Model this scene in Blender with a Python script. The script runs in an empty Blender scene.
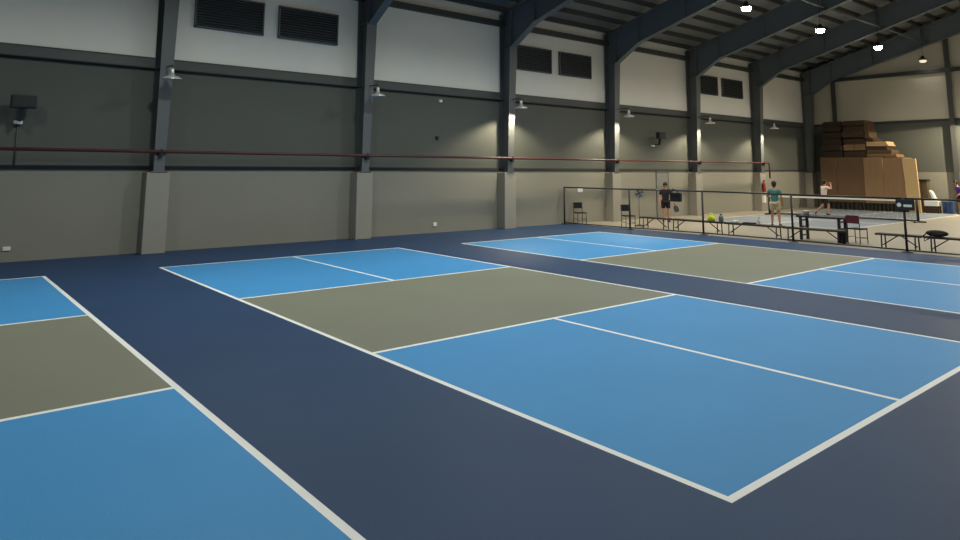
import bpy, bmesh, math, random
from mathutils import Vector, Matrix
random.seed(7)
SC = bpy.context.scene
COL = SC.collection
PI = math.pi

# ------------------------------------------------------------------ materials
def lin(c):
    c = c / 255.0
    return c / 12.92 if c <= 0.04045 else ((c + 0.055) / 1.055) ** 2.4

def rgb(r, g, b):
    return (lin(r), lin(g), lin(b), 1.0)

def mat(name, col, rough=0.6, metal=0.0, var=0.10, scale=3.0, bump=0.0, bscale=40.0, spec=0.5, streak=None):
    """procedural paint: base colour broken up by noise, optional fine bump"""
    m = bpy.data.materials.new(name)
    m.use_nodes = True
    nt = m.node_tree
    b = nt.nodes['Principled BSDF']
    b.inputs['Roughness'].default_value = rough
    b.inputs['Metallic'].default_value = metal
    b.inputs['Specular IOR Level'].default_value = spec
    tc = nt.nodes.new('ShaderNodeTexCoord')
    src = tc.outputs['Object']
    if streak:
        mp = nt.nodes.new('ShaderNodeMapping')
        mp.inputs['Scale'].default_value = streak
        nt.links.new(src, mp.inputs['Vector'])
        src = mp.outputs['Vector']
    n = nt.nodes.new('ShaderNodeTexNoise')
    n.inputs['Scale'].default_value = scale
    n.inputs['Detail'].default_value = 5.0
    nt.links.new(src, n.inputs['Vector'])
    mx = nt.nodes.new('ShaderNodeMix')
    mx.data_type = 'RGBA'
    c = rgb(*col)
    mx.inputs['A'].default_value = tuple(max(0, v * (1 - var)) for v in c[:3]) + (1,)
    mx.inputs['B'].default_value = tuple(min(1, v * (1 + var)) for v in c[:3]) + (1,)
    nt.links.new(n.outputs['Fac'], mx.inputs['Factor'])
    nt.links.new(mx.outputs['Result'], b.inputs['Base Color'])
    if bump:
        n2 = nt.nodes.new('ShaderNodeTexNoise')
        n2.inputs['Scale'].default_value = bscale
        nt.links.new(tc.outputs['Object'], n2.inputs['Vector'])
        bp = nt.nodes.new('ShaderNodeBump')
        bp.inputs['Strength'].default_value = bump
        bp.inputs['Distance'].default_value = 0.01
        nt.links.new(n2.outputs['Fac'], bp.inputs['Height'])
        nt.links.new(bp.outputs['Normal'], b.inputs['Normal'])
    return m

def glow(name, col, strength):
    m = bpy.data.materials.new(name)
    m.use_nodes = True
    b = m.node_tree.nodes['Principled BSDF']
    b.inputs['Base Color'].default_value = rgb(*col)
    b.inputs['Emission Color'].default_value = rgb(*col)
    b.inputs['Emission Strength'].default_value = strength
    return m

M = dict(
    navy=mat('navy_court_paint', (40, 64, 96), 0.55, var=0.14, scale=0.8, bump=0.15, bscale=60, spec=0.22),
    blue=mat('blue_court_paint', (67, 141, 195), 0.55, var=0.07, scale=0.7, bump=0.15, bscale=60, spec=0.22),
    grey=mat('grey_court_paint', (121, 122, 106), 0.55, var=0.08, scale=0.7, bump=0.15, bscale=60, spec=0.22),
    line=mat('white_line_paint', (236, 236, 230), 0.5, var=0.04),
    concrete=mat('beige_concrete', (142, 136, 121), 0.55, var=0.08, scale=0.9),
    slate=mat('slate_blue_court_paint', (118, 128, 138), 0.5, var=0.08, scale=0.8),
    wall=mat('grey_wall_paint', (134, 132, 120), 0.8, var=0.05, scale=1.3, bump=0.2, bscale=25),
    clad=mat('grey_cladding_paint', (84, 87, 80), 0.7, var=0.04, scale=1.0),
    white=mat('off_white_cladding_paint', (236, 234, 224), 0.75, var=0.04, scale=0.8),
    gable=mat('gable_cladding_paint', (198, 192, 174), 0.75, var=0.04, scale=0.8),
    band=mat('grey_flashing', (74, 78, 76), 0.5, var=0.05),
    dark=mat('dark_flashing', (48, 54, 56), 0.6, var=0.05),
    steel=mat('frame_paint', (96, 100, 100), 0.5, var=0.06, scale=2.0),
    pedestal=mat('pedestal_paint', (146, 143, 132), 0.75, var=0.05, scale=2.0),
    rafter=mat('frame_paint_bounce_tint', (96, 106, 112), 0.5, var=0.06, scale=2.0),  # frame paint again, bounced light worked in as a lighter, bluer tone
    purlin=mat('purlin_paint', (62, 64, 62), 0.6, var=0.05),
    sheet=mat('roof_sheet', (128, 130, 128), 0.5, var=0.06, scale=1.0),
    louver=mat('louver_metal', (84, 92, 98), 0.5, var=0.05),
    louver_frame=mat('louver_frame_metal', (84, 90, 92), 0.5, var=0.05),
    red_pipe=mat('red_pipe_paint', (84, 44, 42), 0.45, var=0.08),
    black=mat('black_metal', (28, 28, 30), 0.5, var=0.1),
    black_cloth=mat('black_cloth', (24, 24, 28), 0.9, var=0.15, scale=20),
    dark_wood=mat('dark_bench_wood', (44, 38, 36), 0.6, var=0.25, scale=8, streak=(8, 1, 8)),
    maroon=mat('maroon_vinyl', (92, 28, 34), 0.5, var=0.08),
    shade=mat('brushed_shade_metal', (214, 214, 212), 0.35, metal=0.5, var=0.05),
    plastic_white=mat('white_plastic', (226, 226, 222), 0.5, var=0.03),
    card=mat('brown_cardboard', (136, 107, 77), 0.85, var=0.12, scale=2.2, streak=(1, 3, 0.5)),
    card_b=mat('reddish_cardboard', (96, 73, 50), 0.85, var=0.12, scale=2.2, streak=(1, 3, 0.5)),
    card_l=mat('pale_plywood', (196, 164, 116), 0.8, var=0.10, scale=3, streak=(1, 4, 0.4)),
    card_d=mat('dark_cardboard', (52, 38, 27), 0.85, var=0.14, scale=3, streak=(1, 1, 6)),
    card_k=mat('dark_brown_cardboard', (66, 48, 33), 0.85, var=0.14, scale=3, streak=(1, 1, 6)),
    skid=mat('dark_timber', (44, 36, 26), 0.85, var=0.15),
    olive=mat('olive_carton', (86, 74, 50), 0.8, var=0.12),
    crate_blue=mat('blue_crate_plastic', (44, 72, 112), 0.5, var=0.08),
    tape=mat('white_net_tape', (222, 220, 210), 0.7, var=0.03),
    net=mat('black_net_cord', (26, 28, 26), 0.9, var=0.05),
    skin=mat('skin', (186, 132, 104), 0.6, var=0.05),
    skin_tan=mat('tan_skin', (160, 116, 92), 0.6, var=0.05),
    hair=mat('black_hair', (20, 17, 16), 0.7, var=0.2, scale=30),
    teal=mat('teal_shirt', (52, 110, 106), 0.9, var=0.08, scale=8),
    pink=mat('pale_pink_shirt', (226, 206, 198), 0.9, var=0.06, scale=8),
    purple=mat('purple_shirt', (74, 46, 134), 0.9, var=0.1, scale=8),
    shirt_black=mat('black_shirt', (26, 24, 30), 0.9, var=0.1, scale=8),
    shorts_black=mat('black_shorts', (30, 28, 30), 0.9, var=0.1, scale=8),
    shorts_beige=mat('beige_shorts', (176, 166, 144), 0.9, var=0.1, scale=8),
    shoe=mat('black_shoe', (24, 24, 26), 0.6, var=0.1),
    lime=mat('lime_fabric', (206, 220, 46), 0.7, var=0.1, scale=10),
    jug=mat('grey_green_plastic', (98, 110, 98), 0.4, var=0.06),
    red=mat('red_enamel', (150, 38, 34), 0.4, var=0.05),
    door=mat('pale_green_grey_door', (120, 122, 113), 0.6, var=0.04),
    lens=glow('lamp_lens', (255, 246, 228), 128.0),
    faint_lens=glow('faint_lamp_lens', (255, 240, 215), 1.2),
    bulb=glow('warm_bulb', (255, 226, 170), 6.0),
    dead_bulb=mat('frosted_bulb', (210, 208, 200), 0.4, var=0.03),
)

# ------------------------------------------------------------------ mesh helpers
class MB:
    """collects shapes, links them as one mesh object"""
    def __init__(self):
        self.bm = bmesh.new()
        self.mi = 0
    def face(self, pts):
        vs = [self.bm.verts.new(p) for p in pts]
        f = self.bm.faces.new(vs)
        f.material_index = self.mi
        return f
    def hexa(self, p):
        v = [self.bm.verts.new(q) for q in p]
        for idx in ((3, 2, 1, 0), (4, 5, 6, 7), (0, 1, 5, 4), (1, 2, 6, 5), (2, 3, 7, 6), (3, 0, 4, 7)):
            f = self.bm.faces.new([v[i] for i in idx])
            f.material_index = self.mi
        return self
    def box(self, x0, x1, y0, y1, z0, z1):
        return self.hexa([(x0, y0, z0), (x1, y0, z0), (x1, y1, z0), (x0, y1, z0),
                          (x0, y0, z1), (x1, y0, z1), (x1, y1, z1), (x0, y1, z1)])
    def bevel_box(self, x0, x1, y0, y1, z0, z1, r=0.01, seg=2):
        b2 = bmesh.new()
        bmesh.ops.create_cube(b2, size=1.0)
        for v in b2.verts:
            v.co = Vector(((x0 + x1) / 2 + v.co.x * (x1 - x0), (y0 + y1) / 2 + v.co.y * (y1 - y0), (z0 + z1) / 2 + v.co.z * (z1 - z0)))
        bmesh.ops.bevel(b2, geom=list(b2.edges), offset=r, segments=seg, affect='EDGES', profile=0.5)
        self.merge(b2)
        return self
    def merge(self, b2):
        mp = {v: self.bm.verts.new(v.co) for v in b2.verts}
        for f in b2.faces:
            try:
                nf = self.bm.faces.new([mp[v] for v in f.verts])
                nf.material_index = self.mi
                nf.smooth = f.smooth
            except ValueError:
                pass
        b2.free()
    def bar(self, a, b, w, h, up=(0, 0, 1)):
        a, b = Vector(a), Vector(b)
        d = (b - a).normalized()
        u = Vector(up)
        if abs(d.dot(u)) > 0.98:
            u = Vector((0, 1, 0))
        s = d.cross(u).normalized() * (w / 2)
        t = s.cross(d).normalized() * (h / 2)
        return self.hexa([a - s - t, a + s - t, a + s + t, a - s + t, b - s - t, b + s - t, b + s + t, b - s + t])
    def tube(self, pts, r, n=8):
        pts = [Vector(p) for p in pts]
        rings = []
        for i, p in enumerate(pts):
            d = (pts[min(i + 1, len(pts) - 1)] - pts[max(i - 1, 0)]).normalized()
            u = Vector((0, 0, 1)) if abs(d.z) < 0.9 else Vector((1, 0, 0))
            s = d.cross(u).normalized()
            t = s.cross(d).normalized()
            rr = r[i] if isinstance(r, (list, tuple)) else r
            rings.append([self.bm.verts.new(p + s * rr * math.cos(2 * PI * k / n) + t * rr * math.sin(2 * PI * k / n)) for k in range(n)])
        for a, b in zip(rings, rings[1:]):
            for k in range(n):
                f = self.bm.faces.new([a[k], a[(k + 1) % n], b[(k + 1) % n], b[k]])
                f.smooth = True
                f.material_index = self.mi
        for ring, rev in ((rings[0], True), (rings[-1], False)):
            f = self.bm.faces.new(ring[::-1] if rev else ring)
            f.material_index = self.mi
        return self
    def lathe(self, prof, c=(0, 0, 0), n=20, cap=True):
        c = Vector(c)
        rings = []
        for r, z in prof:
            rings.append([self.bm.verts.new(c + Vector((r * math.cos(2 * PI * k / n), r * math.sin(2 * PI * k / n), z))) for k in range(n)])
        for a, b in zip(rings, rings[1:]):
            for k in range(n):
                f = self.bm.faces.new([a[k], a[(k + 1) % n], b[(k + 1) % n], b[k]])
                f.smooth = True
                f.material_index = self.mi
        if cap:
            for ring in (rings[0][::-1], rings[-1]):
                self.bm.faces.new(ring).material_index = self.mi
        return self
    def prism(self, poly, x0, x1, axis='x'):
        """poly of (a, b) pairs extruded along axis; axis x: (y, z); axis y: (x, z)"""
        def P(a, b, t):
            return (t, a, b) if axis == 'x' else ((a, t, b) if axis == 'y' else (a, b, t))
        A = [self.bm.verts.new(P(a, b, x0)) for a, b in poly]
        B = [self.bm.verts.new(P(a, b, x1)) for a, b in poly]
        n = len(poly)
        self.bm.faces.new(A[::-1]).material_index = self.mi
        self.bm.faces.new(B).material_index = self.mi
        for i in range(n):
            self.bm.faces.new([A[i], A[(i + 1) % n], B[(i + 1) % n], B[i]]).material_index = self.mi
        return self
    def ball(self, c, rx, ry, rz, n=12):
        b2 = bmesh.new()
        bmesh.ops.create_uvsphere(b2, u_segments=n, v_segments=max(6, n * 2 // 3), radius=1.0)
        for v in b2.verts:
            v.co = Vector((c[0] + v.co.x * rx, c[1] + v.co.y * ry, c[2] + v.co.z * rz))
        for f in b2.faces:
            f.smooth = True
        self.merge(b2)
        return self
    def build(self, name, m, parent=None, off=None):
        bmesh.ops.recalc_face_normals(self.bm, faces=list(self.bm.faces))
        me = bpy.data.meshes.new(name)
        if off is not None:
            for v in self.bm.verts:
                v.co -= Vector(off)
        self.bm.to_mesh(me)
        self.bm.free()
        for q in (m if isinstance(m, (list, tuple)) else [m]):
            me.materials.append(q)
        o = bpy.data.objects.new(name, me)
        COL.objects.link(o)
        if parent is not None:
            o.parent = parent
        elif off is not None:
            o.location = off
        return o

def tag(o, label, cat, group=None):
    o['label'] = label
    o['category'] = cat
    if group:
        o['group'] = group
    return o

def thing(name, label, cat, loc=(0, 0, 0), rz=0.0, group=None):
    o = bpy.data.objects.new(name, None)
    o.empty_display_size = 0.1
    COL.objects.link(o)
    o.location = loc
    o.rotation_euler = (0, 0, rz)
    return tag(o, label, cat, group)

def struct(o):
    o['kind'] = 'structure'
    return o

def dup(root, loc, rz, label, group=None):
    r = root.copy()
    COL.objects.link(r)
    r.location = loc
    r.rotation_euler = (0, 0, rz)
    r['label'] = label
    if group:
        r['group'] = group
    for ch in [o for o in COL.objects if o.parent is root]:
        c = ch.copy()
        COL.objects.link(c)
        c.parent = r
        for g in [o for o in COL.objects if o.parent is ch]:
            d = g.copy()
            COL.objects.link(d)
            d.parent = c
    return r

# ------------------------------------------------------------------ dimensions of the hall
WY = 16.4            # wall with the steel columns
GX = 37.75           # gable wall
BX = -12.0           # wall behind the camera's left
RY = -20.0           # far side wall behind the camera
RIDGE = -1.8
SL = 0.285
def roof_z(y):
    y = y if y > RIDGE else 2 * RIDGE - y
    return 8.28 + SL * (WY - y)

# ------------------------------------------------------------------ floor: one painted surface
def build_floor():
    EDGE = 16.2
    W, L, K = 6.1, 13.41, 4.57
    lw = 0.065
    courts = [(-2.133 - W, 0.131), (0.0, 0.0), (6.1 + 2.076, -0.189)]
    xs, ys = {BX, EDGE, GX}, {RY, WY}
    for x0, y0 in courts:
        for a in (0, W, W / 2):
            xs |= {x0 + a - lw / 2, x0 + a + lw / 2}
        for b in (0, K, L - K, L):
            ys |= {y0 + b - lw / 2, y0 + b + lw / 2}
    # the other court beyond the barrier, long side across the hall
    fx0, fx1, fy0, fy1 = 22.6, 36.0, 8.4, 14.5
    fnet = 28.6
    fm = (fy0 + fy1) / 2
    for x in (fx0, fnet - 2.13, fnet + 2.13, fx1):
        xs |= {x - lw / 2, x + lw / 2}
    for y in (fy0, fm, fy1):
        ys |= {y - lw / 2, y + lw / 2}
    xs, ys = sorted(xs), sorted(ys)
    def kind(x, y):
        if x > EDGE:
            if fx0 - lw < x < fx1 + lw and fy0 - lw < y < fy1 + lw:
                ends = [fx0, fx1, fnet - 2.13, fnet + 2.13]
                if fy0 - lw / 2 < y < fy1 + lw / 2 and any(abs(x - e) < lw / 2 for e in ends) and fx0 - lw / 2 < x < fx1 + lw / 2:
                    return 3
                if fx0 - lw / 2 < x < fx1 + lw / 2:
                    if abs(y - fy0) < lw / 2 or abs(y - fy1) < lw / 2:
                        return 3
                    if abs(y - fm) < lw / 2 and abs(x - fnet) > 2.13:
                        return 3
                    if fy0 < y < fy1:
                        return 5
            return 4
        for x0, y0 in courts:
            u, v = x - x0, y - y0
            h = lw / 2
            if -h < u < W + h and -h < v < L + h:
                if abs(u) < h or abs(u - W) < h or any(abs(v - q) < h for q in (0, K, L - K, L)):
                    return 3
                if abs(u - W / 2) < h and (v < K or v > L - K):
                    return 3
                return 2 if K < v < L - K else 1
        return 0
    b = MB()
    grid = {}
    def vert(x, y):
        k = (round(x, 5), round(y, 5))
        if k not in grid:
            grid[k] = b.bm.verts.new((x, y, 0))
        return grid[k]
    for xa, xb in zip(xs, xs[1:]):
        for ya, yb in zip(ys, ys[1:]):
            f = b.bm.faces.new([vert(xa, ya), vert(xb, ya), vert(xb, yb), vert(xa, yb)])
            f.material_index = kind((xa + xb) / 2, (ya + yb) / 2)
    struct(b.build('floor', [M[k] for k in ('navy', 'blue', 'grey', 'line', 'concrete', 'slate')]))
build_floor()

# ------------------------------------------------------------------ walls
w = MB().box(BX, GX + 0.3, WY, WY + 0.3, 0, 2.10).build('wall_left', M['wall'])
struct(w)
struct(MB().box(BX, GX + 0.3, WY + 0.02, WY + 0.3, 2.10, 4.80).build('grey_cladding', M['clad'], w))
struct(MB().box(BX, GX + 0.3, WY + 0.02, WY + 0.3, 4.80, 8.28).build('white_cladding', M['white'], w))
struct(MB().box(BX, GX, WY - 0.035, WY + 0.02, 2.10, 2.19).build('trim_1', M['dark']))
t = struct(MB().box(BX, GX, WY - 0.03, WY + 0.02, 4.74, 5.00).build('trim_2', M['band']))
struct(MB().box(BX, GX, WY - 0.045, WY - 0.03, 4.70, 4.745).build('flashing_lip', M['dark'], t))
struct(MB().box(BX, GX, WY - 0.045, WY - 0.03, 4.985, 5.01).build('flashing_lip', M['dark'], t))
struct(MB().box(BX, GX, WY - 0.16, WY + 0.02, 7.54, 7.74).build('trim_3', M['purlin']))

g = MB().box(GX, GX + 0.3, RY, WY, 0, 2.10).build('wall_back', M['wall'])
struct(g)
struct(MB().box(GX + 0.02, GX + 0.3, RY, WY, 2.10, 4.80).build('grey_cladding', M['clad'], g))
struct(MB().prism([(RY, 4.80), (WY, 4.80), (WY, 8.28), (RIDGE, roof_z(RIDGE)), (RY, 8.28)], GX + 0.02, GX + 0.3).build('white_cladding', M['gable'], g))
struct(MB().box(GX - 0.03, GX + 0.02, RY, WY, 4.80, 4.93).build('trim_4', M['dark']))
struct(MB().box(GX - 0.22, GX + 0.02, RY, WY, 7.42, 7.62).build('trim_5', M['dark']))

struct(MB().box(BX, GX, RY - 0.3, RY, 0, 8.28).build('wall_right', M['clad']))
struct(MB().prism([(RY, 0), (WY, 0), (WY, 8.28), (RIDGE, roof_z(RIDGE)), (RY, 8.28)], BX - 0.3, BX).build('wall_front', M['clad']))

# gable columns of the back wall (steel posts, part of the wall's frame)
for y in (14.75, 8.84, 2.9):
    top = roof_z(y) - 0.1
    c = MB()
    c.box(GX - 0.26, GX - 0.24, y - 0.12, y + 0.12, 0.0, top)
    c.box(GX - 0.24, GX, y - 0.012, y + 0.012, 0.0, top)
    struct(c.build('gable_post', M['purlin'], g))

# ceiling: two roof slopes with standing-seam ribs, purlins under it
b = MB()
b.prism([(WY + 0.3, roof_z(WY + 0.0) - 0.085), (WY + 0.3, roof_z(WY) + 0.1), (RIDGE, roof_z(RIDGE) + 0.2), (RIDGE, roof_z(RIDGE))], BX, GX + 0.3)
b.prism([(RY - 0.3, roof_z(RY) - 0.085), (RY - 0.3, roof_z(RY) + 0.1), (RIDGE, roof_z(RIDGE) + 0.2), (RIDGE, roof_z(RIDGE))], BX, GX + 0.3)
ceil = struct(b.build('ceiling', M['sheet']))
y = WY - 0.12
while y > RY + 0.3:
    z = roof_z(y)
    struct(MB().box(BX, GX, y - 0.035, y + 0.035, z - 0.20, z - 0.005).build('purlin', M['purlin'], ceil))
    y -= 0.80 if y > 0 else 1.6

# ------------------------------------------------------------------ portal frames
FX = [-5.6, 0.5, 6.5, 12.6, 18.7, 24.9, 31.0, 37.1]
FLABEL = ['steel portal frame beyond the photo, left of every other frame',
          'dark steel portal frame on the leftmost grey pedestal, nearest the black floodlight on its stem',
          'dark steel portal frame on the second grey pedestal from the left',
          'dark steel portal frame on the third grey pedestal, left of the barrier fence',
          'dark steel portal frame on the pedestal behind the first bay of the barrier fence',
          'dark steel portal frame behind the person in the black shirt',
          'dark steel portal frame beside the red extinguisher, where the wall pipe ends',
          'dark steel portal frame standing against the gable wall left of the cardboard']
for fx, lb in zip(FX, FLABEL):
    f = thing('portal_frame', lb, 'steel frame', (fx, 16.1, 0), group='steel portal frames')
    off = (fx, 16.1, 0)
    p = MB()
    p.bevel_box(fx - 0.28, fx + 0.28, 15.97, WY, 0, 2.03, 0.012, 1)
    p.build('pedestal', M['pedestal'], f, off)
    c = MB()
    fy = 15.97
    hy, hz = 14.6, 7.45                      # foot of the haunch on the rafter
    c.hexa([(fx - 0.13, fy, 2.03), (fx + 0.13, fy, 2.03), (fx + 0.13, fy + 0.02, 2.03), (fx - 0.13, fy + 0.02, 2.03),
            (fx - 0.18, 15.80, 6.75), (fx + 0.18, 15.80, 6.75), (fx + 0.18, 15.82, 6.75), (fx - 0.18, 15.82, 6.75)])
    c.hexa([(fx - 0.14, WY - 0.05, 2.03), (fx + 0.14, WY - 0.05, 2.03), (fx + 0.14, WY - 0.03, 2.03), (fx - 0.14, WY - 0.03, 2.03), (fx - 0.20, WY - 0.05, 8.0), (fx + 0.20, WY - 0.05, 8.0), (fx + 0.20, WY - 0.03, 8.0), (fx - 0.20, WY - 0.03, 8.0)])
    c.prism([(fy + 0.015, 2.03), (WY - 0.04, 2.03), (WY - 0.04, 8.0), (15.81, 8.05), (15.81, 6.75)], fx - 0.009, fx + 0.009)
    c.box(fx - 0.17, fx + 0.17, 15.82, WY - 0.05, 6.74, 6.76)
    c.box(fx - 0.2, fx + 0.2, fy - 0.02, WY - 0.03, 2.03, 2.055)
    c.build('column', M['steel'], f, off)
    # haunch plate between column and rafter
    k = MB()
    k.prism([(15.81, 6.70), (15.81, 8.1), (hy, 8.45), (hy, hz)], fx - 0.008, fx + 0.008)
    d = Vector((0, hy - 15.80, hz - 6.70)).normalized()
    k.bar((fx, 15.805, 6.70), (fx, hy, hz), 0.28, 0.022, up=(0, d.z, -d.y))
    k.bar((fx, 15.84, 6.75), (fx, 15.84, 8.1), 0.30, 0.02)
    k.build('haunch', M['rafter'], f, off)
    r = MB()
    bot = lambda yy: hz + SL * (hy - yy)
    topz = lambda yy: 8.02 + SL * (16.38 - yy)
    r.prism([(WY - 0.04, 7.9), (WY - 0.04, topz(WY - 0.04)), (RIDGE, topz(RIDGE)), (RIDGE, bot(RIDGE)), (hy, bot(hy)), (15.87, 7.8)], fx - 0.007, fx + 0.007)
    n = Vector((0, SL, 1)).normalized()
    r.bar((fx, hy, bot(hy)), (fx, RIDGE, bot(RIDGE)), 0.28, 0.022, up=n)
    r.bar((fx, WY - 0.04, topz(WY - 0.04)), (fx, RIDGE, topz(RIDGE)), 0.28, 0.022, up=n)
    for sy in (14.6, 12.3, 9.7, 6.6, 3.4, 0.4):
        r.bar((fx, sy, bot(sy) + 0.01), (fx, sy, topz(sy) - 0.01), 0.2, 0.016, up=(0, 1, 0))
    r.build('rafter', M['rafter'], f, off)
# tie struts running from frame to frame at the lamp line
for i, (xa, xb) in enumerate(zip(FX, FX[1:])):
    z = 7.45 + SL * (14.6 - 9.56) + 0.10
    nm = ['leftmost of the roof tie struts', 'roof tie strut above the two left louvers', 'roof tie strut between second and third frames from the left',
          'roof tie strut over the middle pair of louvers', 'roof tie strut before the brightest high bay lamp',
          'pale roof tie strut between the red extinguisher frame and the one before it', 'pale roof tie strut nearest the gable wall'][i]
    tag(MB().tube([(xa + 0.02, 9.56, z), (xb - 0.02, 9.56, z)], 0.045, 8).build('tie_strut', M['louver_frame'], None, ((xa + xb) / 2, 9.56, z)), nm, 'strut', 'roof tie struts')

# ------------------------------------------------------------------ louvre vents high on the wall
VENTS = [(1.25, 3.20, 'louver vent leftmost on the white cladding, partly cut by the picture top'),
         (3.65, 5.60, 'louver vent right of the leftmost one, beside the second column'),
         (13.24, 15.20, 'louver vent right beside the third column, left of the middle pair'),
         (15.67, 17.62, 'louver vent right of the middle pair, nearer the fourth column'),
         (25.50, 27.52, 'small-looking louver vent left of the farthest pair'),
         (27.98, 30.00, 'louver vent right of the farthest pair, nearest the gable')]
for x0, x1, lb in VENTS:
    z0, z1 = 5.98, 6.95
    off = ((x0 + x1) / 2, WY, z0)
    v = thing('louver_vent', lb, 'vent', off, group='louver vents in the upper wall')
    f = MB()
    f.box(x0, x1, WY - 0.07, WY + 0.02, z0, z0 + 0.04).box(x0, x1, WY - 0.07, WY + 0.02, z1 - 0.04, z1)
    f.box(x0, x0 + 0.04, WY - 0.07, WY + 0.02, z0, z1).box(x1 - 0.04, x1, WY - 0.07, WY + 0.02, z0, z1)
    f.build('vent_frame', M['louver_frame'], v, off)
    s = MB()
    s.box(x0 + 0.04, x1 - 0.04, WY + 0.005, WY + 0.015, z0 + 0.04, z1 - 0.04)
    s.build('backing', M['black'], v, off)
    s = MB()
    n = 11
    for i in range(n):
        z = z0 + 0.05 + (z1 - z0 - 0.1) * (i + 0.5) / n
        s.bar((x0 + 0.04, WY - 0.03, z), (x1 - 0.04, WY - 0.03, z), 0.07, 0.008, up=(0, -0.75, 1))
    s.build('slats', M['louver'], v, off)

# ------------------------------------------------------------------ red pipe along the wall, with brackets at the columns
off = (10, 15.9, 2.55)
pp = thing('fire_pipe', 'long dark red pipe running along the grey wall past the columns', 'pipe', off)
MB().tube([(BX, 15.9, 2.55), (31.45, 15.9, 2.55), (31.6, 15.9, 2.5), (31.62, 15.9, 2.4), (31.62, 15.9, 1.72)], 0.042, 10).build('pipe_run', M['red_pipe'], pp, off)
for fx in FX[1:7]:
    k = MB()
    k.box(fx - 0.05, fx + 0.05, 15.84, 15.962, 2.42, 2.50)
    k.box(fx - 0.02, fx + 0.02, 15.83, 15.85, 2.44, 2.62)
    k.build('pipe_bracket', M['black'], pp, off)
tag(MB().tube([(BX, WY - 0.07, 4.715), (31.3, WY - 0.07, 4.715)], 0.02, 6).build('lamp_conduit', M['black'], None, (10, WY - 0.07, 4.715)),
    'thin dark conduit feeding the wall lamps under the white cladding', 'conduit')

# ------------------------------------------------------------------ lamps on the columns
WL = [(0.5, 15.38, 0, 'unlit bell lamp on the leftmost column'),
      (6.52, 15.38, 0, 'unlit bell lamp on the second column from the left'),
      (12.6, 15.40, 1, 'lit bell lamp on the third column, left of the barrier fence'),
      (18.7, 15.27, 1, 'lit bell lamp on the fourth column, left of the small far floodlight'),
      (24.9, 15.27, 1, 'lit bell lamp on the fifth column, right of the small far floodlight'),
      (31.0, 15.20, 1, 'lit bell lamp above the red extinguisher, farthest of the wall lamps')]
WL.append((36.0, 6.6, 2, 'lit bell lamp on the gable wall just outside the photo'))
for x, y, on, lb in WL:
    z = 4.36 if on < 2 else 4.75
    off = (x, y, z)
    l = thing('wall_lamp', lb, 'lamp', off, group='bell lamps on the columns')
    s = MB()
    s.lathe([(0.235, 0.0), (0.23, 0.03), (0.17, 0.06), (0.07, 0.09), (0.06, 0.14), (0.05, 0.135), (0.06, 0.085), (0.16, 0.05), (0.22, 0.022), (0.225, 0.0), (0.235, 0.0)], (x, y, z), 24, cap=False)
    s.build('lamp_shade', M['shade'], l, off)
    k = MB()
    k.lathe([(0.05, 0.12), (0.055, 0.15), (0.05, 0.24), (0.04, 0.28), (0.02, 0.29)], (x, y, z), 14)
    k.build('socket_housing', M['shade'], l, off)
    a = MB()
    a.tube([(x, y, z + 0.285), (x, y, z + 0.33), (x, y + 0.05, z + 0.36), (x, 15.93, z + 0.36)] if on < 2 else [(x, y, z + 0.285), (x, y, z + 0.33), (x + 0.05, y, z + 0.36), (GX, y, z + 0.36)], 0.018, 8)
    if on < 2:
        a.box(x - 0.05, x + 0.05, 15.90, 15.93, z + 0.30, z + 0.42)
    else:
        a.box(GX - 0.03, GX + 0.02, y - 0.06, y + 0.06, z + 0.30, z + 0.42)
    a.build('arm', M['black'], l, off)
    bb = MB()
    bb.ball((x, y, z + 0.065), 0.04, 0.04, 0.045, 12)
    bb.build('bulb', M['bulb'] if on else M['dead_bulb'], l, off)
    if on:
        d = bpy.data.lights.new('wall_lamp_light', 'SPOT')
        d.energy = 1050 if on == 1 else 5000
        d.color = (1.0, 0.86, 0.62)
        d.spot_size = math.radians(140 if on == 1 else 174)
        d.spot_blend = 0.38 if on == 1 else 0.05
        d.shadow_soft_size = 0.05
        o = bpy.data.objects.new('wall_lamp_light', d)
        COL.objects.link(o)
        o.parent = l
        o.location = (0, 0, 0.03)

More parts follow.
